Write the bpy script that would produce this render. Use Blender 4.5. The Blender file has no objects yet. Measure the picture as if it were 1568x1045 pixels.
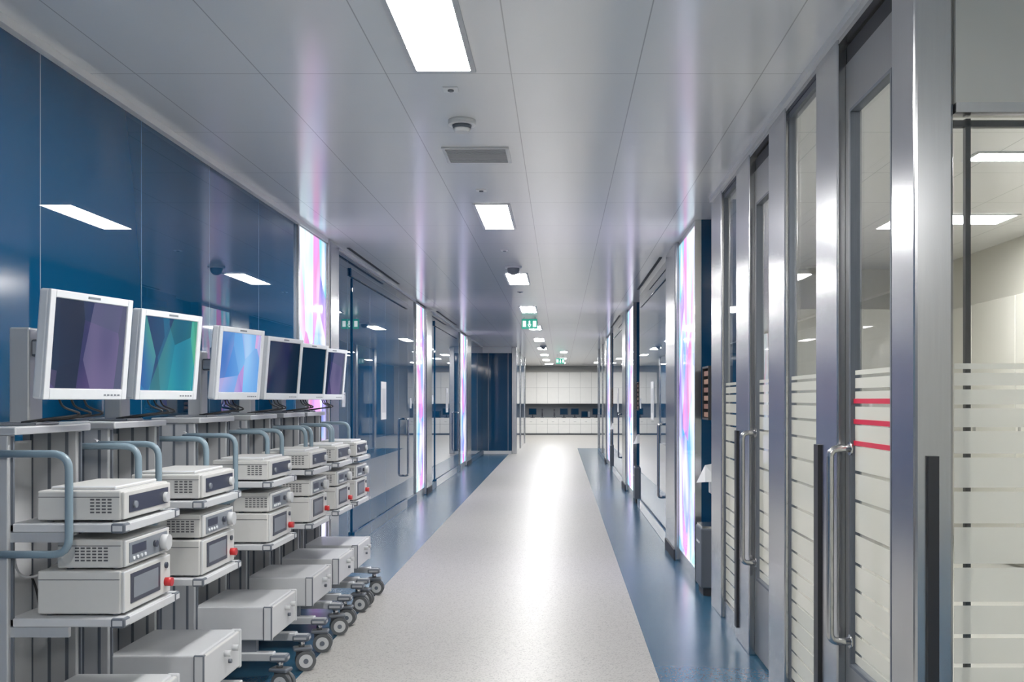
import bpy, bmesh, math, random
from mathutils import Vector, Matrix
random.seed(4)
K=1.5
H=2.87
XL=-2.08; XR=1.08
scene=bpy.context.scene
col=scene.collection

# ---------------------------------------------------------------- materials
def newmat(name):
    m=bpy.data.materials.new(name); m.use_nodes=True
    nt=m.node_tree; b=nt.nodes['Principled BSDF']
    return m,nt,b
def N(nt,t,**kw):
    n=nt.nodes.new(t)
    for k,v in kw.items(): setattr(n,k,v)
    return n
def pmat(name,c,rough=.5,metal=0.,spec=.5,coat=0.,noise=0.,nscale=8.,stretch=(1,1,1),bump=0.,cvar=.03):
    m,nt,b=newmat(name)
    b.inputs['Roughness'].default_value=rough
    b.inputs['Metallic'].default_value=metal
    b.inputs['Specular IOR Level'].default_value=spec
    b.inputs['Coat Weight'].default_value=coat
    b.inputs['Coat Roughness'].default_value=.05
    tc=N(nt,'ShaderNodeTexCoord'); mp=N(nt,'ShaderNodeMapping'); mp.inputs['Scale'].default_value=stretch
    no=N(nt,'ShaderNodeTexNoise'); no.inputs['Scale'].default_value=nscale; no.inputs['Detail'].default_value=2
    nt.links.new(tc.outputs['Object'],mp.inputs[0]); nt.links.new(mp.outputs[0],no.inputs['Vector'])
    mx=N(nt,'ShaderNodeMix',data_type='RGBA'); mx.inputs[6].default_value=(*[v*(1-cvar) for v in c],1); mx.inputs[7].default_value=(*[min(1,v*(1+cvar)) for v in c],1)
    nt.links.new(no.outputs['Fac'],mx.inputs[0]); nt.links.new(mx.outputs[2],b.inputs['Base Color'])
    return m
def emat(name,c,s):
    m,nt,b=newmat(name)
    b.inputs['Base Color'].default_value=(*c,1)
    b.inputs['Emission Color'].default_value=(*c,1); b.inputs['Emission Strength'].default_value=s
    return m

def grid_mat(name,base,rough,metal,px,ox,py,oy,w,linecol,spec=.5,axes=('X','Y'),coat=0,ior=1.5):
    m,nt,b=newmat(name)
    tc=N(nt,'ShaderNodeTexCoord'); sp=N(nt,'ShaderNodeSeparateXYZ'); nt.links.new(tc.outputs['Object'],sp.inputs[0])
    def line(sock,p,o):
        a=N(nt,'ShaderNodeMath',operation='ADD'); a.inputs[1].default_value=-o+100*p; nt.links.new(sock,a.inputs[0])
        md=N(nt,'ShaderNodeMath',operation='MODULO'); md.inputs[1].default_value=p; nt.links.new(a.outputs[0],md.inputs[0])
        l=N(nt,'ShaderNodeMath',operation='LESS_THAN'); l.inputs[1].default_value=w; nt.links.new(md.outputs[0],l.inputs[0])
        return l.outputs[0]
    mx=N(nt,'ShaderNodeMath',operation='MAXIMUM')
    nt.links.new(line(sp.outputs[axes[0]],px,ox),mx.inputs[0])
    if py: nt.links.new(line(sp.outputs[axes[1]],py,oy),mx.inputs[1])
    else: mx.inputs[1].default_value=0
    mix=N(nt,'ShaderNodeMix',data_type='RGBA'); mix.inputs[6].default_value=(*base,1); mix.inputs[7].default_value=(*linecol,1)
    nt.links.new(mx.outputs[0],mix.inputs[0]); nt.links.new(mix.outputs[2],b.inputs['Base Color'])
    b.inputs['Metallic'].default_value=metal; b.inputs['Specular IOR Level'].default_value=spec
    b.inputs['IOR'].default_value=ior
    b.inputs['Coat Weight'].default_value=coat; b.inputs['Roughness'].default_value=rough
    return m

M={}
M['ceil']=grid_mat('ceiling_panels',(.88,.88,.88),.17,.04,.545,-.216,.62*K,2.84*K,.005,(.50,.50,.50),spec=.5,ior=1.85)
M['blue']=grid_mat('blue_glass_panels',(.0035,.060,.150),.01,0,.63*K,2.61*K,None,0,.007,(.24,.32,.40),spec=.5,axes=('Y','X'),ior=1.75)
M['bluedark']=pmat('dark_blue_panel',(.004,.050,.125),.06,spec=.5)
M['steel']=pmat('brushed_steel',(.53,.53,.535),.23,1.,nscale=12,stretch=(10,10,.4),cvar=.06)
M['steeldark']=pmat('door_steel',(.28,.285,.29),.33,.85,nscale=12,stretch=(10,10,.4),cvar=.05)
M['black']=pmat('black_rubber',(.012,.012,.014),.45)
M['slot']=pmat('dark_slot',(.02,.022,.026),.6)
M['white']=pmat('white_trim',(.80,.80,.80),.4)
M['cream']=pmat('cream_wall',(.60,.585,.53),.5,nscale=3)
M['cabinet']=pmat('cabinet_white',(.78,.78,.765),.35)
M['plastic']=pmat('device_ivory',(.58,.575,.555),.42,nscale=30)
M['plasticw']=pmat('monitor_white',(.72,.74,.77),.35,nscale=30)
M['alu']=pmat('aluminium_profile',(.48,.49,.505),.38,.3,nscale=20,stretch=(8,8,.5))
M['shelf']=pmat('cart_shelf_paint',(.56,.57,.585),.38,nscale=30)
M['cap']=pmat('grey_corner_plastic',(.10,.115,.14),.5)
M['tube']=pmat('blue_grey_handle',(.20,.28,.335),.35)
M['panel']=pmat('dark_control_panel',(.025,.03,.048),.3)
M['panelg']=pmat('grey_control_panel',(.18,.20,.23),.4)
M['joint']=pmat('cabinet_joint_grey',(.42,.43,.43),.5)
M['vent']=pmat('vent_shadow_gap',(.08,.08,.09),.6)
M['red']=pmat('red_knob',(.48,.01,.012),.35)
M['redband']=pmat('red_band',(.66,.012,.045),.4)
M['rubber']=pmat('caster_tyre',(.08,.085,.09),.6)
M['hub']=pmat('caster_hub',(.50,.51,.52),.45)
M['cable']=pmat('cable_black',(.012,.012,.014),.5)
M['screen']=pmat('screen_off',(.003,.018,.042),.05,spec=.18)
M['lamp']=emat('lamp_diffuser',(1,.992,.98),64)
M['green']=emat('exit_sign_green',(.01,.27,.18),.6)
M['signwhite']=emat('exit_sign_pictogram',(.9,1,.95),.7)
M['wood']=pmat('wood_brown',(.28,.15,.09),.5)
M['wood2']=pmat('wood_brown_dark',(.18,.08,.05),.5)
M['paper']=pmat('paper_white',(.8,.8,.8),.7)
M['beigefloor']=pmat('room_floor',(.45,.44,.40),.35)
M['skirt']=pmat('floor_cove_blue',(.018,.08,.155),.35)

def floor_mat(name,a,b2,rough,scale,spec=.5):
    m,nt,b=newmat(name)
    tc=N(nt,'ShaderNodeTexCoord')
    v=N(nt,'ShaderNodeTexVoronoi'); v.inputs['Scale'].default_value=scale
    nt.links.new(tc.outputs['Object'],v.inputs['Vector'])
    sp=N(nt,'ShaderNodeSeparateColor'); nt.links.new(v.outputs['Color'],sp.inputs[0])
    cr=N(nt,'ShaderNodeValToRGB'); cr.color_ramp.interpolation='LINEAR'
    cr.color_ramp.elements[0].color=(*b2,1); cr.color_ramp.elements[1].color=(*a,1)
    cr.color_ramp.elements[0].position=.05; cr.color_ramp.elements[1].position=.35
    nt.links.new(sp.outputs[0],cr.inputs[0]); nt.links.new(cr.outputs[0],b.inputs['Base Color'])
    b.inputs['Roughness'].default_value=rough
    b.inputs['Specular IOR Level'].default_value=spec
    return m
M['fwhite']=floor_mat('vinyl_floor_white',(.44,.425,.40),(.27,.26,.245),.37,150,.38)
M['fblue']=floor_mat('vinyl_floor_blue',(.024,.092,.165),(.022,.084,.152),.24,150,.45)

LIGHT=[(0,(.24,.50,.92)),(.14,(.82,.90,1.)),(.27,(.01,.22,.62)),(.38,(.72,.82,1.)),(.5,(.12,.03,.46)),(.62,(.42,.16,.78)),(.72,(.78,.10,.38)),(.82,(.92,.62,.86)),(.9,(.01,.50,.62)),(1,(.84,.92,1.))]
NAVY=[(0,(.003,.012,.045)),(.3,(.005,.035,.10)),(.55,(.008,.05,.13)),(.72,(.05,.05,.20)),(.85,(.22,.14,.38)),(1,(.50,.46,.70))]
TEAL=[(0,(.003,.02,.07)),(.2,(.005,.05,.16)),(.36,(.01,.20,.36)),(.5,(.02,.42,.46)),(.62,(.10,.50,.26)),(.76,(.02,.16,.50)),(.88,(.18,.10,.46)),(1,(.30,.62,.80))]
PINK=[(0,(.04,.16,.55)),(.2,(.15,.42,.80)),(.36,(.55,.68,.88)),(.5,(.45,.16,.55)),(.62,(.72,.28,.58)),(.76,(.03,.07,.26)),(.88,(.70,.48,.78)),(1,(.20,.40,.80))]
def art_mat(name,strength,off=(0,0,0),ramp=LIGHT,scale=1.3,rough=.06,spec=.5,shift=0.,mixf=.42):
    m,nt,b=newmat(name)
    tc=N(nt,'ShaderNodeTexCoord')
    def layer(rot,sc,loc):
        mp=N(nt,'ShaderNodeMapping'); mp.inputs['Location'].default_value=loc
        mp.inputs['Rotation'].default_value=(rot,0,0); mp.inputs['Scale'].default_value=sc
        sx=N(nt,'ShaderNodeSeparateXYZ'); cx=N(nt,'ShaderNodeCombineXYZ')
        nt.links.new(tc.outputs['Object'],sx.inputs[0]); nt.links.new(sx.outputs[1],cx.inputs[1]); nt.links.new(sx.outputs[2],cx.inputs[2])
        nt.links.new(cx.outputs[0],mp.inputs[0])
        v=N(nt,'ShaderNodeTexVoronoi'); v.inputs['Scale'].default_value=1.6*scale; nt.links.new(mp.outputs[0],v.inputs['Vector'])
        sp=N(nt,'ShaderNodeSeparateColor'); nt.links.new(v.outputs['Color'],sp.inputs[0])
        no=N(nt,'ShaderNodeTexNoise'); no.inputs['Scale'].default_value=2.*scale; no.inputs['Detail'].default_value=0
        nt.links.new(mp.outputs[0],no.inputs['Vector'])
        a=N(nt,'ShaderNodeMath',operation='MULTIPLY_ADD'); a.inputs[1].default_value=.35; nt.links.new(no.outputs['Fac'],a.inputs[0]); nt.links.new(sp.outputs[0],a.inputs[2])
        s2=N(nt,'ShaderNodeMath',operation='SUBTRACT'); s2.inputs[1].default_value=.17-shift; nt.links.new(a.outputs[0],s2.inputs[0])
        cr=N(nt,'ShaderNodeValToRGB'); e=cr.color_ramp.elements
        e[0].position=0; e[0].color=(*ramp[0][1],1); e[1].position=1; e[1].color=(*ramp[-1][1],1)
        for p,c in ramp[1:-1]:
            x=e.new(p); x.color=(*c,1)
        nt.links.new(s2.outputs[0],cr.inputs[0]); return cr.outputs[0]
    c1=layer(.55,(1,1.5,.55),off); c2=layer(-.75,(1,1.1,.5),(off[0]+4.1,off[1]+2.2,off[2]+7.3))
    mx=N(nt,'ShaderNodeMix',data_type='RGBA'); mx.inputs[0].default_value=mixf
    nt.links.new(c1,mx.inputs[6]); nt.links.new(c2,mx.inputs[7])
    nt.links.new(mx.outputs[2],b.inputs['Emission Color']); b.inputs['Emission Strength'].default_value=strength
    b.inputs['Base Color'].default_value=(.01,.01,.015,1); b.inputs['Roughness'].default_value=rough; b.inputs['Specular IOR Level'].default_value=spec
    return m
M['art']=art_mat('backlit_art_glass',1.12,scale=1.35,mixf=.25)
M['scr1']=art_mat('screen_reflection_violet',.42,(2.3,.9,.1),NAVY,2.4,spec=.12,mixf=.25)  # reflection of the art panels painted into the screen as glowing facets
M['scr2']=art_mat('screen_reflection_teal',.62,(1.7,1.9,.6),TEAL,2.5,spec=.12,mixf=.25)  # painted reflection too, in teal facets that emit
M['scr3']=art_mat('screen_reflection_pink',.80,(5.1,2.3,4.2),PINK,2.6,spec=.12,mixf=.28)  # same painted reflection, pink and blue emissive facets

def schlick(nt,f0=.045):
    lw=N(nt,'ShaderNodeLayerWeight'); lw.inputs[0].default_value=.5
    p=N(nt,'ShaderNodeMath',operation='POWER'); p.inputs[1].default_value=5; nt.links.new(lw.outputs['Facing'],p.inputs[0])
    r=N(nt,'ShaderNodeMath',operation='MULTIPLY_ADD'); r.inputs[1].default_value=.9; r.inputs[2].default_value=f0; nt.links.new(p.outputs[0],r.inputs[0])
    return r.outputs[0]
def glass_mat():
    m=bpy.data.materials.new('clear_glass'); m.use_nodes=True; nt=m.node_tree; nt.nodes.clear()
    o=N(nt,'ShaderNodeOutputMaterial'); t=N(nt,'ShaderNodeBsdfTransparent'); t.inputs[0].default_value=(.96,.97,.965,1)
    g=N(nt,'ShaderNodeBsdfGlossy'); g.inputs['Roughness'].default_value=.01
    mx=N(nt,'ShaderNodeMixShader'); nt.links.new(schlick(nt),mx.inputs[0]); nt.links.new(t.outputs[0],mx.inputs[1]); nt.links.new(g.outputs[0],mx.inputs[2])
    nt.links.new(mx.outputs[0],o.inputs[0]); return m
M['glass']=glass_mat()
def frost_mat():
    m=bpy.data.materials.new('frosted_film'); m.use_nodes=True; nt=m.node_tree; nt.nodes.clear()
    o=N(nt,'ShaderNodeOutputMaterial'); d=N(nt,'ShaderNodeBsdfDiffuse'); d.inputs[0].default_value=(.82,.81,.75,1)
    t=N(nt,'ShaderNodeBsdfTranslucent'); t.inputs[0].default_value=(.88,.87,.80,1)
    mx=N(nt,'ShaderNodeMixShader'); mx.inputs[0].default_value=.5
    nt.links.new(d.outputs[0],mx.inputs[1]); nt.links.new(t.outputs[0],mx.inputs[2])
    tr=N(nt,'ShaderNodeBsdfTransparent'); m3=N(nt,'ShaderNodeMixShader'); m3.inputs[0].default_value=.3
    nt.links.new(mx.outputs[0],m3.inputs[1]); nt.links.new(tr.outputs[0],m3.inputs[2])
    g=N(nt,'ShaderNodeBsdfGlossy'); g.inputs['Roughness'].default_value=.05
    m2=N(nt,'ShaderNodeMixShader'); nt.links.new(schlick(nt,.03),m2.inputs[0]); nt.links.new(m3.outputs[0],m2.inputs[1]); nt.links.new(g.outputs[0],m2.inputs[2])
    nt.links.new(m2.outputs[0],o.inputs[0]); return m
M['frost']=frost_mat()

# ---------------------------------------------------------------- mesh builder
class MB:
    def __init__(s): s.bm=bmesh.new(); s.mats=[]
    def mi(s,k):
        if k not in s.mats: s.mats.append(k)
        return s.mats.index(k)
    def box(s,x0,x1,y0,y1,z0,z1,mat,mtx=None,bev=0):
        i=s.mi(mat)
        r=bmesh.ops.create_cube(s.bm,size=1)
        vs=r['verts']
        m=Matrix.Translation(((x0+x1)/2,(y0+y1)/2,(z0+z1)/2))@Matrix.Diagonal((abs(x1-x0),abs(y1-y0),abs(z1-z0),1))
        bmesh.ops.transform(s.bm,matrix=m,verts=vs)
        fs=set(f for v in vs for f in v.link_faces)
        if bev>0:
            es=list(set(e for v in vs for e in v.link_edges))
            rr=bmesh.ops.bevel(s.bm,geom=es,offset=bev,segments=2,profile=.5,affect='EDGES')
            fs=set(rr['faces'])|set(f for f in fs if f.is_valid)
            vs=list(set(v for f in fs for v in f.verts))
        for f in fs: f.material_index=i
        if mtx is not None: bmesh.ops.transform(s.bm,matrix=mtx,verts=list(vs))
        return vs
    def cyl(s,c,ax,r,l,mat,seg=20,r2=None,mtx=None):
        i=s.mi(mat)
        rr=bmesh.ops.create_cone(s.bm,cap_ends=True,cap_tris=False,segments=seg,radius1=r,radius2=r if r2 is None else r2,depth=l)
        vs=rr['verts']
        q=Vector((0,0,1)).rotation_difference(Vector(ax).normalized()).to_matrix().to_4x4()
        m=Matrix.Translation(c)@q
        if mtx is not None: m=mtx@m
        bmesh.ops.transform(s.bm,matrix=m,verts=vs)
        for f in set(f for v in vs for f in v.link_faces):
            f.material_index=i
            if len(f.verts)==4: f.smooth=True
    def tube(s,pts,r,mat,seg=10):
        i=s.mi(mat); pts=[Vector(p) for p in pts]
        q=[pts[0]]
        for p in pts[1:]:
            if (p-q[-1]).length>1e-5: q.append(p)
        pts=q; rings=[]
        up=None
        for k,p in enumerate(pts):
            d=(pts[min(k+1,len(pts)-1)]-pts[max(k-1,0)]).normalized()
            if up is None:
                up=d.orthogonal().normalized()
            else:
                up=(up-d*up.dot(d)).normalized()
            w=d.cross(up)
            rings.append([s.bm.verts.new(p+r*(math.cos(a)*up+math.sin(a)*w)) for a in [2*math.pi*j/seg for j in range(seg)]])
        for a,b in zip(rings[:-1],rings[1:]):
            for j in range(seg):
                f=s.bm.faces.new((a[j],a[(j+1)%seg],b[(j+1)%seg],b[j])); f.material_index=i; f.smooth=True
        for rg in (rings[0],rings[-1]):
            f=s.bm.faces.new(rg); f.material_index=i
    def done(s,name,parent=None,loc=(0,0,0)):
        bmesh.ops.recalc_face_normals(s.bm,faces=s.bm.faces)
        me=bpy.data.meshes.new(name); s.bm.to_mesh(me); s.bm.free()
        for k in s.mats: me.materials.append(M[k])
        o=bpy.data.objects.new(name,me); col.objects.link(o); o.location=loc
        if parent: o.parent=parent
        return o
def empty(name,loc=(0,0,0)):
    e=bpy.data.objects.new(name,None); col.objects.link(e); e.location=loc; e.empty_display_size=.2; return e
def boxobj(name,x0,x1,z0,z1,h0,h1,mat,parent=None,bev=0):
    b=MB(); b.box(x0,x1,z0*K,z1*K,h0,h1,mat,bev=bev); return b.done(name,parent)
def bend(p0,p1,p2,r,n=6):
    p0,p1,p2=map(Vector,(p0,p1,p2)); a=p1+(p0-p1).normalized()*r; c=p1+(p2-p1).normalized()*r
    return [(1-t)**2*a+2*t*(1-t)*p1+t*t*c for t in [i/n for i in range(n+1)]]

# ---------------------------------------------------------------- shell
ZB=-3; ZE=27.
f=MB()
def fl(x0,x1,z0,z1,m): f.box(x0,x1,z0*K,z1*K,-.06,0,m)
fl(-2.3,-1.37,ZB,17.5,'fblue'); fl(-1.37,.51,ZB,ZE+.7,'fwhite'); fl(.51,1.2,ZB,19.5,'fblue')
fl(.51,3.,19.5,ZE+.7,'fwhite'); fl(-2.3,-1.37,17.5,ZE+.7,'fwhite')
fl(1.2,4.2,ZB,1.97,'fblue'); fl(1.2,4.2,1.97,7.2,'beigefloor')
f.done('floor')
boxobj('ceiling',-2.3,4.2,ZB,ZE+.7,H,H+.08,'ceil')

# left wall
w=MB()
w.box(XL-.12,XL,ZB*K,5.14*K,0,H,'blue')
for a,b_ in ((6.0,9.33),(10.35,13.45),(14.9,17.5)):
    w.box(XL-.12,XL,a*K,b_*K,0,H,'blue')
for a,b_ in ((5.14,6.0),(9.33,10.35),(13.45,14.9)):
    w.box(XL-.12,XL-.03,a*K,b_*K,0,H,'bluedark')
w.done('wall_left')
b=MB()
b.box(XL,XL+.012,ZB*K,5.14*K,0,.09,'skirt')
for a,b_ in ((6.0,9.33),(10.35,13.45),(14.9,17.5)): b.box(XL,XL+.03,a*K,b_*K,0.0,.10,'skirt')
b.done('baseboard_left')
b=MB(); b.box(XL,XL+.035,ZB*K,5.76*K,H-.035,H,'white'); b.box(XL,XL+.02,6.0*K,17.4*K,H-.02,H,'white'); b.done('trim_1')
w=MB()
w.box(XL-.12,-1.19,17.5*K,17.6*K,0,2.70,'bluedark'); w.box(XL-.12,-1.19,17.46*K,17.6*K,2.70,H,'white')
for x in (-1.93,-1.40): w.box(x-.004,x+.004,17.492*K,17.5*K,0.08,2.7,'alu')
w.box(XL,-1.19,17.47*K,17.5*K,0,.08,'white')
w.box(-1.29,-1.19,17.6*K,22*K,0,H,'blue'); 
w.done('wall_far_left')
b=MB()
for a in (17.45,19.4,21.7): b.box(-1.30,-1.165,a*K,(a+.12)*K,0,H,'steel',bev=.01)
b.done('trim_2')

def pillar(x,sgn,z0,z1):
    b=MB(); b.box(x-.0-(.12 if sgn>0 else -.12),x+sgn*.05,z0*K,z1*K,0,H,'steel',bev=.018); b.box(x,x+sgn*.06,z0*K+.02,z1*K-.02,0,.10,'slot')
    b.done('steel_pillar')
def art(x,sgn,z0,z1):
    e=empty('backlit_art_panel',(x,(z0+z1)/2*K,0)); hw=(z1-z0)/2*K
    b=MB(); b.box(-sgn*.028,sgn*.012,-hw+.03,hw-.03,.12,H-.045,'art'); b.done('lit_glass',e)
    b=MB()
    for y0,y1,h0,h1 in ((-hw,-hw+.03,.0,H-.001),(hw-.03,hw,.0,H-.001),(-hw+.03,hw-.03,0,.12),(-hw+.03,hw-.03,H-.045,H-.001)):
        b.box(-sgn*.03,sgn*.02,y0,y1,h0,h1,'steel')
    b.done('frame',e)
for z0,z1,z2 in ((5.14,5.77,6.0),(9.33,9.92,10.33),(13.47,14.25,14.9)):
    art(XL,1,z0,z1); pillar(XL,1,z1,z2)
for z0,z1,z2 in ((5.14,5.87,6.39),(9.5,10.33,10.9),(13.9,14.7,15.2)):
    art(XR,-1,z0,z1); pillar(XR,-1,z1,z2)

# right wall
w=MB()
for a,b_ in ((6.39,8.9),(10.9,13.3),(15.2,18.2)):
    w.box(XR,XR+.12,a*K,b_*K,0,H,'blue')
for a,b_ in ((5.14,6.39),(9.5,10.9),(13.9,15.2)): w.box(XR+.03,XR+.15,a*K,b_*K,0,H,'bluedark')
for a,b_ in ((4.62,5.14),(8.9,9.5),(13.3,13.9)): w.box(XR+.14,XR+.24,a*K,b_*K,0,H,'bluedark')
w.done('wall_right')
b=MB()
for a,b_ in ((6.39,8.9),(10.9,13.3),(15.2,18.2)): b.box(XR-.03,XR,a*K,b_*K,0,.10,'skirt')
b.done('baseboard_right')
b=MB(); b.box(XR-.03,XR+.06,18.2*K,18.4*K,0,H,'steel',bev=.01)
b.box(XR-.02,XR+.02,16.6*K,16.75*K,0,H,'steel')
b.done('trim_3')

def slide(name,x,sgn,z0,z1,hz):
    e=empty(name,(x,(z0+z1)/2*K,0)); hw=(z1-z0)/2*K
    b=MB(); b.box(0,sgn*.014,-hw,hw,.13,2.66,'blue',bev=.004)
    b.box(sgn*.001,sgn*.032,-hw,hw,.0,.13,'skirt',bev=.004); b.done('leaf',e)
    b=MB(); b.box(0,sgn*.022,-hw-.1,hw+.1,2.67,2.75,'bluedark',bev=.006); b.done('track_cover',e)
    b=MB(); y=hz*K-(z0+z1)/2*K; X=sgn*.075
    pts=[(sgn*.01,y,1.2)]+bend((sgn*.01,y,1.2),(X,y,1.2),(X,y,.5),.03)+bend((X,y,1.2),(X,y,.45),(sgn*.01,y,.45),.03)+[(sgn*.01,y,.45)]
    b.tube(pts,.014,'steel'); b.done('handle',e)
    b=MB(); b.box(sgn*.013,sgn*.019,-.16,.16,1.22,1.66,'paper'); b.box(sgn*.019,sgn*.021,-.11,.11,1.30,1.58,'shelf'); b.done('notice_frame',e)
slide('door_1',XL,1,6.5,8.75,8.6)
slide('door_2',XL,1,10.8,13.0,12.85)
slide('door_3',XR,-1,6.5,8.6,6.7)
slide('door_4',XR,-1,11.1,13.0,11.3)
b=MB(); 
for a in (6.1,10.5): b.box(-1.995,-1.965,a*K,(a+1.9)*K,H-.004,H+.004,'slot')
for a in (6.5,11.): b.box(.985,1.015,a*K,(a+1.9)*K,H-.004,H+.004,'slot')
b.done('ceiling_track_slot')  # thin dark strips standing for the recessed sliding door track
def switch(x,sgn,z_,h):
    b=MB(); b.box(0,sgn*.010,-.06,.06,-.07,.07,'plasticw',bev=.004)
    for k in (-1,1): b.box(sgn*.010,sgn*.014,k*.026-.02,k*.026+.02,-.035,.035,'white',bev=.002)
    b.box(sgn*.010,sgn*.012,-.012,.012,.045,.055,'cap'); b.done('wall_switch_plate',None,(x,z_*K,h))
switch(XL,1,6.25,1.45); switch(XL,1,9.05,1.40); switch(XL,1,10.6,1.45); switch(XR,-1,8.75,1.40)

# ---------------------------------------------------------------- glass door wall (right, near)
GX=XR
tn=4
def post(z0,z1,x0=GX-.012,x1=GX+.05,strip=None):
    global tn
    fr=MB(); fr.box(x0,x1,z0*K,z1*K,0,H-.001,'steel',bev=.006)
    if strip: fr.box(x0-.012,x0+.001,(strip-.022)*K,(strip+.022)*K,.08,1.265,'black')
    fr.done('trim_%d'%tn); tn+=1
post(4.34,4.62); post(3.70,3.97,strip=3.94); post(3.11,3.35); post(2.52,2.73,strip=2.70)
fr=MB()
fr.box(GX-.012,GX+.108,1.97*K,2.11*K,0,H-.001,'steel',bev=.010)
fr.box(GX+.025,GX+.058,1.97*K-.014,1.97*K+.001,.08,1.28,'black')
fr.done('trim_%d'%tn); tn+=1
fr=MB()
fr.box(GX-.008,GX+.05,2.12*K,4.6*K,2.82,H-.001,'steel'); fr.box(GX-.03,GX+.02,1.98*K,4.6*K,H-.03,H-.001,'white')
fr.done('trim_%d'%tn); tn+=1

GAPS=[1.537,1.487,1.43,1.361,1.281,1.178,1.07,.948,.833,.735,.646,.57,.50,.42,.34,.26,.18]
def frost(b,fn,top,bot):
    edges=[top]+[g for g in GAPS if bot<g<top]+[bot]
    for i in range(len(edges)-1):
        h1=edges[i]-(.006 if i>0 else 0); h0=edges[i+1]+(.006 if i<len(edges)-2 else 0)
        fn(h0,h1,'frost')
def sideglass(name,z0,z1):
    e=empty(name,(GX+.02,(z0+z1)/2*K,0)); hw=(z1-z0)/2*K
    b=MB(); b.box(0,.008,-hw+.012,hw-.012,.12,2.79,'glass'); b.done('pane',e)
    b=MB(); frost(b,lambda h0,h1,m:b.box(-.0025,-.001,-hw+.012,hw-.012,h0,h1,m),1.56,.13); b.done('frosted_bands',e)
    b=MB()
    for s in (-1,1): b.box(-.012,.02,s*hw-s*.014,s*hw-s*.002,.12,2.79,'cap')
    b.box(-.015,.03,-hw+.002,hw-.002,0,.12,'steel'); b.box(-.01,.03,-hw+.002,hw-.002,2.79,2.818,'cap')
    b.done('gasket',e)
sideglass('window_1',3.97,4.34); sideglass('window_2',2.73,3.11)
def leaf(name,z0,z1,hz):
    e=empty(name,(GX+.02,(z0+z1)/2*K,0)); hw=(z1-z0)/2*K-.004
    b=MB(); t=.07
    b.box(0,.04,-hw,-hw+t,.02,2.74,'steeldark'); b.box(0,.04,hw-t,hw,.02,2.74,'steeldark')
    b.box(0,.04,-hw+t,hw-t,2.55,2.74,'steeldark'); b.box(0,.04,-hw+t,hw-t,.02,.44,'steeldark')
    for (y0,y1,h0,h1) in ((-hw+t,-hw+t+.012,.44,2.55),(hw-t-.012,hw-t,.44,2.55),(-hw+t+.012,hw-t-.012,2.538,2.55),(-hw+t+.012,hw-t-.012,.44,.452)):
        b.box(-.006,.03,y0,y1,h0,h1,'cap')
    b.box(.005,.03,-hw,hw,2.745,2.81,'slot')
    b.done('leaf_frame',e)
    b=MB(); b.box(.012,.02,-hw+t,hw-t,.44,2.55,'glass'); b.done('pane',e)
    b=MB(); 
    frost(b,lambda h0,h1,m:b.box(.0095,.011,-hw+t+.02,hw-t-.02,h0,h1,m),1.56,.46)
    if name=='door_5':
        for h in (1.445,1.368,1.287): b.box(.006,.009,-hw+t+.01,hw-t-.01,h-.009,h+.009,'redband')
    b.done('frosted_bands',e)
    b=MB(); y=hz*K-(z0+z1)/2*K; X=-.08
    pts=[(.0,y,1.265)]+bend((0,y,1.265),(X,y,1.265),(X,y,.5),.035)+bend((X,y,1.265),(X,y,.535),(0,y,.535),.035)+[(0,y,.535)]
    b.tube(pts,.0145,'steel',14); 
    for h in (1.265,.535): b.cyl((-.004,y,h),(1,0,0),.026,.008,'steel')
    b.done('handle',e)
leaf('door_5',2.11,2.52,2.47); leaf('door_6',3.35,3.70,3.66)

# camera-facing glazed wall on the right
Yp=1.975*K
x0p=GX+.11
e=empty('window_3',(0,Yp,0))
b=MB(); b.box(x0p,3.99,0,.008,.04,2.31,'glass'); b.done('pane',e)
b=MB(); frost(b,lambda h0,h1,m:b.box(x0p,3.99,-.0025,-.001,h0,h1,m),1.56,.1); b.done('frosted_bands',e)
b=MB(); b.box(x0p,3.99,-.02,.04,2.315,2.345,'steel'); b.box(x0p,3.99,-.015,.03,0,.04,'steel'); b.done('rail',e)
b=MB(); b.box(x0p,3.99,-.015,.03,2.345,H-.001,'cream'); b.done('upper_panel',e)
b=MB(); b.box(1.238,1.254,.03,.05,.04,2.31,'black'); b.box(x0p,3.99,.03,.05,2.285,2.305,'black'); b.done('mullion',e)

# side room
boxobj('wall_room_back',4.0,4.1,1.8,7.2,0,H,'cream')
boxobj('wall_room_far',XR+.24,4.0,7.1,7.2,0,H,'cream')
boxobj('wall_room_inner',XR+.24,XR+.30,4.62,7.1,0,H,'cream')
b=MB()
for i in range(7):
    b.box(3.90,3.99,(2.6+i*.6)*K+.01,(3.2+i*.6)*K-.01,.1,2.35,'cream',bev=.006)
    b.box(3.885,3.90,(3.15+i*.6)*K-.03,(3.15+i*.6)*K-.01,1.0,1.25,'steel')
b.done('tall_storage_cabinet')
b=MB()
for i in range(7):
    x=1.45+i*.34; b.box(x+.004,x+.336,6.85*K,7.05*K,.1,2.4,'cream',bev=.006); b.box(x+.29,x+.305,6.83*K,6.85*K,1.0,1.3,'steel')
b.done('tall_wall_cabinet')
boxobj('wall_back',-2.3,4.2,ZB-.07,ZB,0,H,'cream')
boxobj('wall_right_rear',4.0,4.1,ZB,1.8,0,H,'cream')

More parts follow.
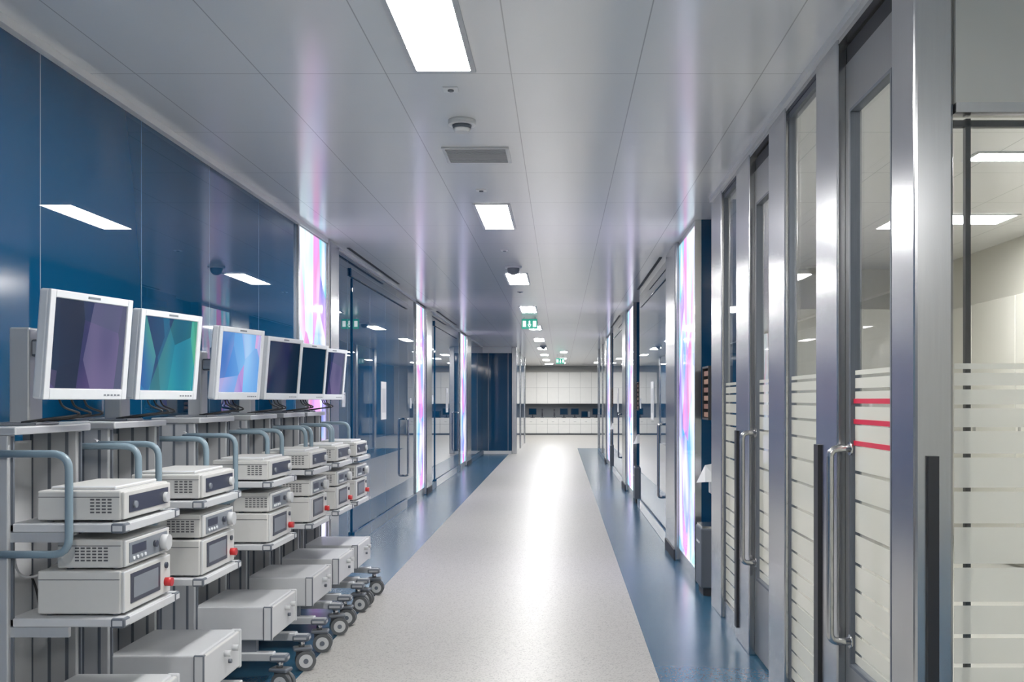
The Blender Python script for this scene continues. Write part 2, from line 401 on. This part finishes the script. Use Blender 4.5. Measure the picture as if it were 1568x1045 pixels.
# ---------------------------------------------------------------- ceiling fittings
def lamp(x0,x1,z0,z1):
    e=empty('ceiling_light_panel',((x0+x1)/2,(z0+z1)/2*K,H)); hx=(x1-x0)/2; hy=(z1-z0)/2*K
    b=MB(); b.box(-hx,hx,-hy,hy,-.006,-.001,'lamp'); b.done('diffuser',e)
    b=MB(); t=.022
    for a in ((-hx-t,-hx,-hy-t,hy+t),(hx,hx+t,-hy-t,hy+t),(-hx,hx,-hy-t,-hy),(-hx,hx,hy,hy+t)): b.box(a[0],a[1],a[2],a[3],-.009,-.001,'shelf')
    b.done('frame',e)
z=-.47-2.6
for i in range(11):
    if z>ZB+.1: lamp(-.615,-.385,z,z+.67)
    z+=2.6
lamp(0,.2,19.2,19.6); lamp(0,.2,22.2,22.7); lamp(0,.2,25.,25.4); lamp(1.3,1.5,24.6,25.2); lamp(-.6,-.3,25.6,26.)  # last lamp is an extra one, added to brighten the far room
lamp(2.4,3.4,3.74,3.86); lamp(2.9,3.5,5.0,5.25); lamp(1.2,2.4,-1.2,-.9); lamp(1.9,2.1,2.2,2.6)  # last lamp is added out of view to brighten the side room
b=MB(); b.cyl((0,0,-.012),(0,0,1),.07,.024,'white',28); b.cyl((0,0,-.032),(0,0,1),.045,.02,'cap',28,.05)
b.cyl((0,0,-.05),(0,0,1),.035,.018,'white',28,.045); b.done('smoke_detector',None,(-.5,3.32*K,H))
b=MB(); b.box(-.19,.19,-.17,.17,-.010,0,'white',bev=.003)
for i in range(11): b.box(-.17,.17,-.15+i*.028,-.140+i*.028,-.014,-.009,'joint')
b.done('ceiling_air_vent',None,(-.48,3.78*K,H))
for (x,z_) in ((-.50,2.98),(-.535,4.42),(-.53,6.2),(-.53,8.6)):
    b=MB(); b.box(-.035,.035,-.035,.035,-.006,0,'white',bev=.002); b.cyl((0,0,-.009),(0,0,1),.014,.006,'cap'); b.done('ceiling_sensor',None,(x,z_*K,H))
def dome(x,z_):
    b=MB(); b.cyl((0,0,-.01),(0,0,1),.09,.02,'white',24)
    r=bmesh.ops.create_uvsphere(b.bm,u_segments=20,v_segments=12,radius=.065); i=b.mi('panelg')
    bmesh.ops.transform(b.bm,matrix=Matrix.Translation((0,0,-.03)),verts=r['verts'])
    for f_ in set(f_ for v in r['verts'] for f_ in v.link_faces): f_.material_index=i; f_.smooth=True
    b.done('dome_camera',None,(x,z_*K,H))
dome(-.5,6.95); dome(-.5,12.1); dome(-.45,17.2)
def exitsign(x,z_,w_,top):
    b=MB(); b.box(-w_/2,w_/2,-.02,.02,-.17,-.0,'green',bev=.004)
    b.box(-w_/2+.02,-w_/2+.075,-.024,-.019,-.135,-.035,'signwhite')
    b.box(w_/2-.075,w_/2-.02,-.024,-.019,-.135,-.035,'signwhite')
    b.cyl((0,-.021,-.045),(0,1,0),.014,.006,'signwhite')
    b.box(-.012,.014,-.024,-.019,-.10,-.06,'signwhite')
    for s in (-1,1):
        m=Matrix.Translation((s*.013,-.0215,-.118))@Matrix.Rotation(s*.5,4,'Y'); b.box(-.005,.005,-.0025,.0025,-.026,.026,'signwhite',mtx=m)
    for s in (-1,1): b.cyl((s*w_*.35,0,top/2+.0),(0,0,1),.005,top+.02,'alu')
    b.done('emergency_exit_sign',None,(x,z_*K,H-top))
exitsign(-.53,11.24,.27,.03); exitsign(0,20.5,.27,.12)

# ---------------------------------------------------------------- back room
boxobj('wall_far_back',-2.3,3.0,ZE+.6,ZE+.7,0,H,'cabinet')
boxobj('wall_far_right',2.9,3.0,18.2,ZE+.6,0,H,'blue')
boxobj('wall_far_side',-2.3,-2.2,17.6,ZE+.6,0,H,'cream')
boxobj('wall_far_return',XR+.06,2.9,18.2,18.3,0,H,'bluedark')
b=MB(); y1=ZE*K; x0,x1=-1.9,2.2
b.box(x0,x1,y1-.02,y1+.6,.08,.66,'joint'); b.box(x0-.02,x1+.02,y1-.05,y1+.6,.66,.70,'cabinet'); b.box(x0,x1,y1+.03,y1+.5,0,.08,'cap')
n=9
for i in range(n):
    a=x0+(x1-x0)*i/n; c=x0+(x1-x0)*(i+1)/n
    b.box(a+.006,c-.006,y1-.04,y1-.02,.06,.43,'cabinet'); b.box(a+.006,c-.006,y1-.04,y1-.02,.442,.655,'cabinet')
    b.box((a+c)/2-.05,(a+c)/2+.05,y1-.055,y1-.04,.53,.545,'panelg')
b.done('laboratory_base_cabinet')
b=MB(); b.box(x0,x1,y1+.25,y1+.6,1.28,2.60,'joint')
for i in range(n):
    a=x0+(x1-x0)*i/n; c=x0+(x1-x0)*(i+1)/n
    for h0,h1 in ((1.29,1.95),(1.96,2.59)): b.box(a+.005,c-.005,y1+.232,y1+.25,h0,h1,'cabinet')
b.done('wall_hung_cabinet')
boxobj('backsplash_panel',x0,x1,ZE+.57,ZE+.595,.70,1.28,'panelg')
for x,kind in ((-1.15,0),(-.75,1),(-.25,1),(.15,0),(.6,0),(1.05,2),(1.5,0)):
    b=MB()
    if kind==0:
        b.box(-.17,.17,0,.03,.12,.40,'panel',bev=.006); b.box(-.15,.15,-.004,0,.14,.38,'screen'); b.box(-.025,.025,.01,.04,.01,.2,'panel'); b.box(-.09,.09,-.05,.10,0,.015,'panel')
        b.done('desktop_monitor',None,(x,y1+.2,.70))
    elif kind==1:
        b.box(-.07,.07,-.1,.1,0,.03,'panelg'); b.box(-.025,.025,.03,.08,.03,.30,'panel'); b.cyl((0,-.03,.2),(0,0,1),.022,.16,'panel'); b.cyl((0,-.06,.33),(0,-.6,1),.02,.12,'panel'); b.box(-.05,.05,-.08,.02,.10,.115,'panel')
        b.done('microscope',None,(x,y1+.2,.70))
    else:
        b.box(-.2,.2,-.1,.2,0,.30,'panel',bev=.01); b.box(-.17,.08,-.106,-.1,.04,.26,'screen'); b.box(.1,.18,-.106,-.1,.04,.26,'panelg')
        b.done('laboratory_analyzer',None,(x,y1+.2,.70))

# ---------------------------------------------------------------- recess items on the right
for zc in (4.9,9.2,13.6):
    b=MB(); b.box(-.07,.075,-.14,.14,.06,.50,'cap',bev=.01); b.box(-.06,.065,-.13,.13,.50,.515,'steel'); b.box(-.05,.06,-.12,.12,0,.06,'slot'); b.box(-.073,-.068,-.09,.09,.38,.40,'steel')
    b.done('waste_bin',None,(1.105,zc*K,0))
    b=MB(); 
    for i in range(6): b.box(-.055,.055,-.13,.13,.02+i*.062,.055+i*.062,'wood' if i%2==0 else 'wood2')
    b.box(.055,.065,-.15,.15,0,.40,'slot'); b.box(-.065,.065,-.15,-.14,0,.40,'slot'); b.box(-.065,.065,.14,.15,0,.40,'slot'); b.box(-.065,.065,-.14,.14,0,.014,'slot'); b.box(-.065,.065,-.14,.14,.386,.40,'slot')
    b.done('file_rack',None,(1.152,zc*K,1.3))
    b=MB(); b.box(-.03,.055,-.13,.13,-.10,.0,'cabinet',bev=.008)
    i=b.mi('paper')
    vs=[b.bm.verts.new(p) for p in ((-.09,-.10,0.0),(.02,-.1,.0),(-.08,-.02,.12),(.0,.03,.13),(-.13,.08,-.02),(.02,.10,.0))]
    for t in ((0,1,2),(1,3,2),(2,3,4),(3,5,4),(0,2,4)):
        fc=b.bm.faces.new([vs[j] for j in t]); fc.material_index=i
    b.done('paper_towel_dispenser',None,(1.162,zc*K,.84))

# ---------------------------------------------------------------- equipment carts
CX=-1.62
def device(parent,name,x0,x1,y0,y1,z0,z1,style):
    b=MB(); x0-=CX; x1-=CX
    ft=.008
    b.box(x0,x1,y0,y1,z0+ft,z1,'plastic',bev=.006)
    for sx in (x0+.03,x1-.03):
        for sy in (y0+.03,y1-.03): b.cyl((sx,sy,z0+ft/2),(0,0,1),.012,ft+.004,'cap',10)
    h=z1-z0; w_=y1-y0
    if style in('A','B2'):
        c0=x1-.10 if style=='A' else x0+.06
        for r in range(5):
            for c in range(4 if style=='A' else 6):
                xx=c0+c*.019; zz=z0+h*.30+r*h*.10
                b.box(xx,xx+.013,y0-.0015,y0+.002,zz,zz+h*.05,'vent')
        b.box(x0+.004,x1-.004,y0-.001,y1+.001,z1-.022,z1-.0195,'vent')
    b.box(x1-.001,x1+.010,y0+.004,y1-.004,z0+ft+.002,z1-.004,'shelf' if style!='A' else 'plastic',bev=.004)
    xf=x1+.010
    if style=='A':
        b.box(xf-.001,xf+.002,y0+.04,y1-.03,z0+h*.28,z1-h*.18,'panel')
        b.cyl((xf+.004,y0+.08,z0+h*.5),(1,0,0),.012,.01,'panelg'); b.cyl((xf+.004,y1-.06,z0+h*.5),(1,0,0),.018,.02,'hub')
        b.box(x0+.03,x1-.03,y0+.03,y1-.03,z1,z1+.012,'plasticw',bev=.004)
    elif style=='B2':
        b.box(xf-.001,xf+.002,y0+.03,y1-.03,z0+h*.2,z1-h*.15,'panelg')
        b.box(xf+.001,xf+.003,y0+.05,y0+.16,z0+h*.45,z1-h*.25,'panel')
        b.cyl((xf+.012,y1-.07,z0+h*.5),(1,0,0),.028,.028,'hub',24); b.cyl((xf+.006,y1-.14,z0+h*.55),(1,0,0),.012,.012,'panel')
        for i in range(4): b.cyl((xf+.003,y0+.06+i*.03,z0+h*.32),(1,0,0),.006,.006,'plasticw',8)
    else:
        b.box(xf-.001,xf+.002,y0+.05,y1-.10,z0+h*.22,z1-h*.12,'panel'); b.box(xf+.001,xf+.003,y0+.07,y1-.12,z0+h*.32,z1-h*.22,'panelg')
        b.cyl((xf+.012,y1-.05,z0+h*.35),(1,0,0),.016,.026,'red',20); b.cyl((xf+.003,y1-.05,z0+h*.75),(1,0,0),.011,.008,'panel')
        b.box(x0+.004,x1-.004,y0-.001,y1+.001,z1-.03,z1-.0275,'vent')
    b.done(name,parent)
def caster(b,x,y,ang):
    r=.054
    R=Matrix.Translation((x,y,0))@Matrix.Rotation(ang,4,'Z')
    for s in (-1,1):
        b.cyl((.02,s*.017,r),(0,1,0),r,.022,'rubber',28,mtx=R)
        b.cyl((.02,s*.029,r),(0,1,0),r*.66,.004,'hub',24,mtx=R); b.cyl((.02,s*.032,r),(0,1,0),r*.25,.006,'cap',14,mtx=R)
    b.box(-.03,.045,-.006,.006,.05,.118,'cap',mtx=R,bev=.002)
    b.box(-.045,.055,-.034,.034,.108,.128,'cap',mtx=R,bev=.008)
    b.cyl((0,0,.145),(0,0,1),.016,.04,'steel',mtx=R)
def cart(zc,screen,var,yaw=14,tilt=5):
    e=empty('endoscopy_cart',(CX,zc*K,0))
    X=lambda x:x-CX
    hw=.225
    b=MB()
    for s in (-1,1):
        y0=s*hw-.022; y1=s*hw+.022
        b.box(X(-1.99),X(-1.79),y0,y1,.20,1.335,'alu',bev=.004)
        for k,xx in enumerate((-1.955,-1.89,-1.825)):
            b.box(X(xx)-.006,X(xx)+.006,y0-.001,y1+.001,.22,1.33,'cap')
        b.box(X(-1.79),X(-1.782),s*hw-.005,s*hw+.005,.22,1.33,'cap')
    b.box(X(-1.985),X(-1.955),-hw+.02,hw-.02,.25,1.30,'shelf')
    b.box(X(-1.955),X(-1.945),-.05,.05,.25,1.30,'alu')
    b.box(X(-2.0),X(-1.76),-hw-.03,hw+.03,1.335,1.362,'shelf',bev=.005)
    for s in (-1,1):
        b.box(X(-1.98),X(-1.41),s*(hw-.02)-.025,s*(hw-.02)+.025,.163,.205,'shelf',bev=.006)
        b.box(X(-1.43),X(-1.34),s*(hw-.02)-.032,s*(hw-.02)+.032,.158,.195,'cap',bev=.012)
    b.box(X(-1.95),X(-1.90),-hw+.04,hw-.04,.165,.20,'shelf')
    b.done('frame',e)
    b=MB()
    for s in (-1,1):
        caster(b,X(-1.385),s*(hw-.02),random.uniform(-.5,.5)); caster(b,X(-1.94),s*(hw-.02),random.uniform(-.4,.4))
    b.done('casters',e)
    b=MB()
    for s in (-1,1):
        y=s*(hw+.035); yi=s*(hw+.01)
        top=1.275; bot=.95; xf=X(-1.585)
        p=[(X(-1.84),y,top)]+bend((X(-1.84),y,top),(xf,y,top),(xf,y,bot),.055)+bend((xf,y,top),(xf,y,bot),(X(-1.84),y,bot),.055)+[(X(-1.84),y,bot)]
        b.tube(p,.0125,'tube',12)
        for h in (top,bot): b.cyl((X(-1.84),(y+yi)/2,h),(0,1,0),.02,.045,'alu')
    b.done('side_handles',e)
    b=MB()
    for h in (1.045,.736):
        b.box(X(-1.80),X(-1.43),-hw-.005,hw+.005,h-.028,h,'shelf',bev=.004)
        b.box(X(-1.432),X(-1.42),-hw+.03,hw-.03,h-.03,h-.002,'shelf',bev=.003)
        for s in (-1,1):
            b.box(X(-1.465),X(-1.417),s*(hw-.015)-.024,s*(hw-.015)+.024,h-.032,h+.002,'cap',bev=.008)
            b.box(X(-1.80),X(-1.60),s*(hw)-.008,s*(hw)+.008,h-.06,h-.028,'alu')
    b.done('shelves',e)
    b=MB()
    b.box(X(-1.80),X(-1.44),-hw,hw,.265,.43,'shelf',bev=.006)
    b.box(X(-1.44),X(-1.42),-hw-.003,hw+.003,.268,.425,'plastic',bev=.006)
    for s in (-1,1): b.box(X(-1.46),X(-1.416),s*(hw-.005)-.012,s*(hw-.005)+.012,.262,.432,'cap' if s<0 else 'shelf',bev=.006)
    b.cyl((X(-1.408),.12,.375),(1,0,0),.013,.03,'hub'); b.cyl((X(-1.408),.02,.375),(1,0,0),.013,.03,'hub'); b.cyl((X(-1.414),.07,.33),(1,0,0),.009,.014,'cap')
    for s in (-1,1): b.box(X(-1.78),X(-1.5),s*.19-.02,s*.19+.02,.203,.268,'cap')
    b.done('drawer',e)
    device(e,'video_processor',-1.72,-1.445,-.20,.19,1.045,1.045+.105,'A')
    device(e,'light_source',-1.64+var*.02,-1.445,-.19,.18,.736+.15,.736+.252,'B2')
    device(e,'insufflator',-1.72,-1.445,-.20,.19,.736,.736+.15,'B1')
    b=MB()
    R=Matrix.Translation((X(-1.67),0.03,1.636))@Matrix.Rotation(math.radians(-yaw),4,'Z')@Matrix.Rotation(math.radians(tilt),4,'Y')
    W=.41;Hh=.37
    b.box(-.028,.012,-W/2,W/2,-Hh/2,Hh/2,'plasticw',mtx=R,bev=.008)
    b.box(-.055,-.026,-W/2+.05,W/2-.05,-Hh/2+.05,Hh/2-.05,'plasticw',mtx=R,bev=.01)
    t=.026
    for a in ((-W/2,-W/2+t,-Hh/2,Hh/2),(W/2-t,W/2,-Hh/2,Hh/2),(-W/2+t,W/2-t,Hh/2-t,Hh/2),(-W/2+t,W/2-t,-Hh/2,-Hh/2+t+.012)):
        b.box(.008,.020,a[0],a[1],a[2],a[3],'plasticw',mtx=R,bev=.003)
    for i in range(5): b.box(.020,.0215,W/2-.05-i*.018,W/2-.04-i*.018,-Hh/2+.014,-Hh/2+.020,'panelg',mtx=R)
    b.box(.020,.0212,-.03,.03,Hh/2-.017,Hh/2-.009,'panelg',mtx=R)
    b.done('monitor',e)
    b=MB(); b.box(-.0,.0115,-W/2+t+.001,W/2-t-.001,-Hh/2+t+.013,Hh/2-t-.001,screen)
    o=b.done('screen',e); o.matrix_local=R@Matrix.Translation((.0025,0,0))
    b=MB()
    b.box(X(-1.90),X(-1.83),-.045,.045,1.362,1.70,'alu',bev=.006); b.box(X(-1.95),X(-1.79),-.08,.08,1.362,1.372,'cap',bev=.003)
    b.box(X(-1.835),X(-1.735),-.03,.03,1.60,1.66,'cap',bev=.008); b.box(X(-1.747),X(-1.728),-.055,.055,1.575,1.685,'cap')
    b.done('monitor_stand',e)
    b=MB()
    for k in range(3):
        y=-.06+.07*k+random.uniform(-.02,.02)
        p=[Vector((X(-1.72),y,1.50)),Vector((X(-1.71),y+.02,1.43)),Vector((X(-1.68),y+.08,1.40)),Vector((X(-1.76),y+.03,1.385)),Vector((X(-1.84),y,1.372))]
        q=[]
        for i in range(len(p)-1):
            a=p[max(i-1,0)];b1=p[i];c=p[i+1];d=p[min(i+2,len(p)-1)]
            for j in range(6):
                u=j/6; q.append(.5*((2*b1)+(c-a)*u+(2*a-5*b1+4*c-d)*u*u+(3*b1-a-3*c+d)*u**3))
        q.append(p[-1]); b.tube(q,.004,'cable',6)
    for k in range(3):
        y=-.12+.1*k; zt=(1.10,.95,.80)[k]; q=[]
        for j in range(16):
            u=j/15; q.append((X(-1.72)-.20*u,y+.05*math.sin(u*6+k),zt-.12*math.sin(u*3.1)+.02*u))
        b.tube(q,.0045,'cable' if k!=1 else 'shelf',6)
    b.done('cables',e)
for i,(zc,sc) in enumerate(zip((2.28,2.75,3.36,3.89,4.33,4.72),('scr1','scr2','scr3','screen','screen','scr1'))):
    cart(zc,sc,(-1,0,1)[i%3])

# ---------------------------------------------------------------- world & camera
wd=bpy.data.worlds.new('world'); scene.world=wd; wd.use_nodes=True
wd.node_tree.nodes['Background'].inputs[0].default_value=(.8,.85,.9,1); wd.node_tree.nodes['Background'].inputs[1].default_value=.3
cd=bpy.data.cameras.new('camera'); cam=bpy.data.objects.new('camera',cd); col.objects.link(cam)
cam.location=(0,0,1.45); cam.rotation_euler=(math.radians(90),0,0)
cd.sensor_width=36; cd.lens=36*1000*K/1568; cd.shift_x=-74/1568; cd.shift_y=90/1568; cd.clip_start=.05; cd.clip_end=200
scene.camera=cam
scene.view_settings.view_transform='Standard'; scene.view_settings.look='None'; scene.view_settings.exposure=0.38; scene.view_settings.gamma=1.10
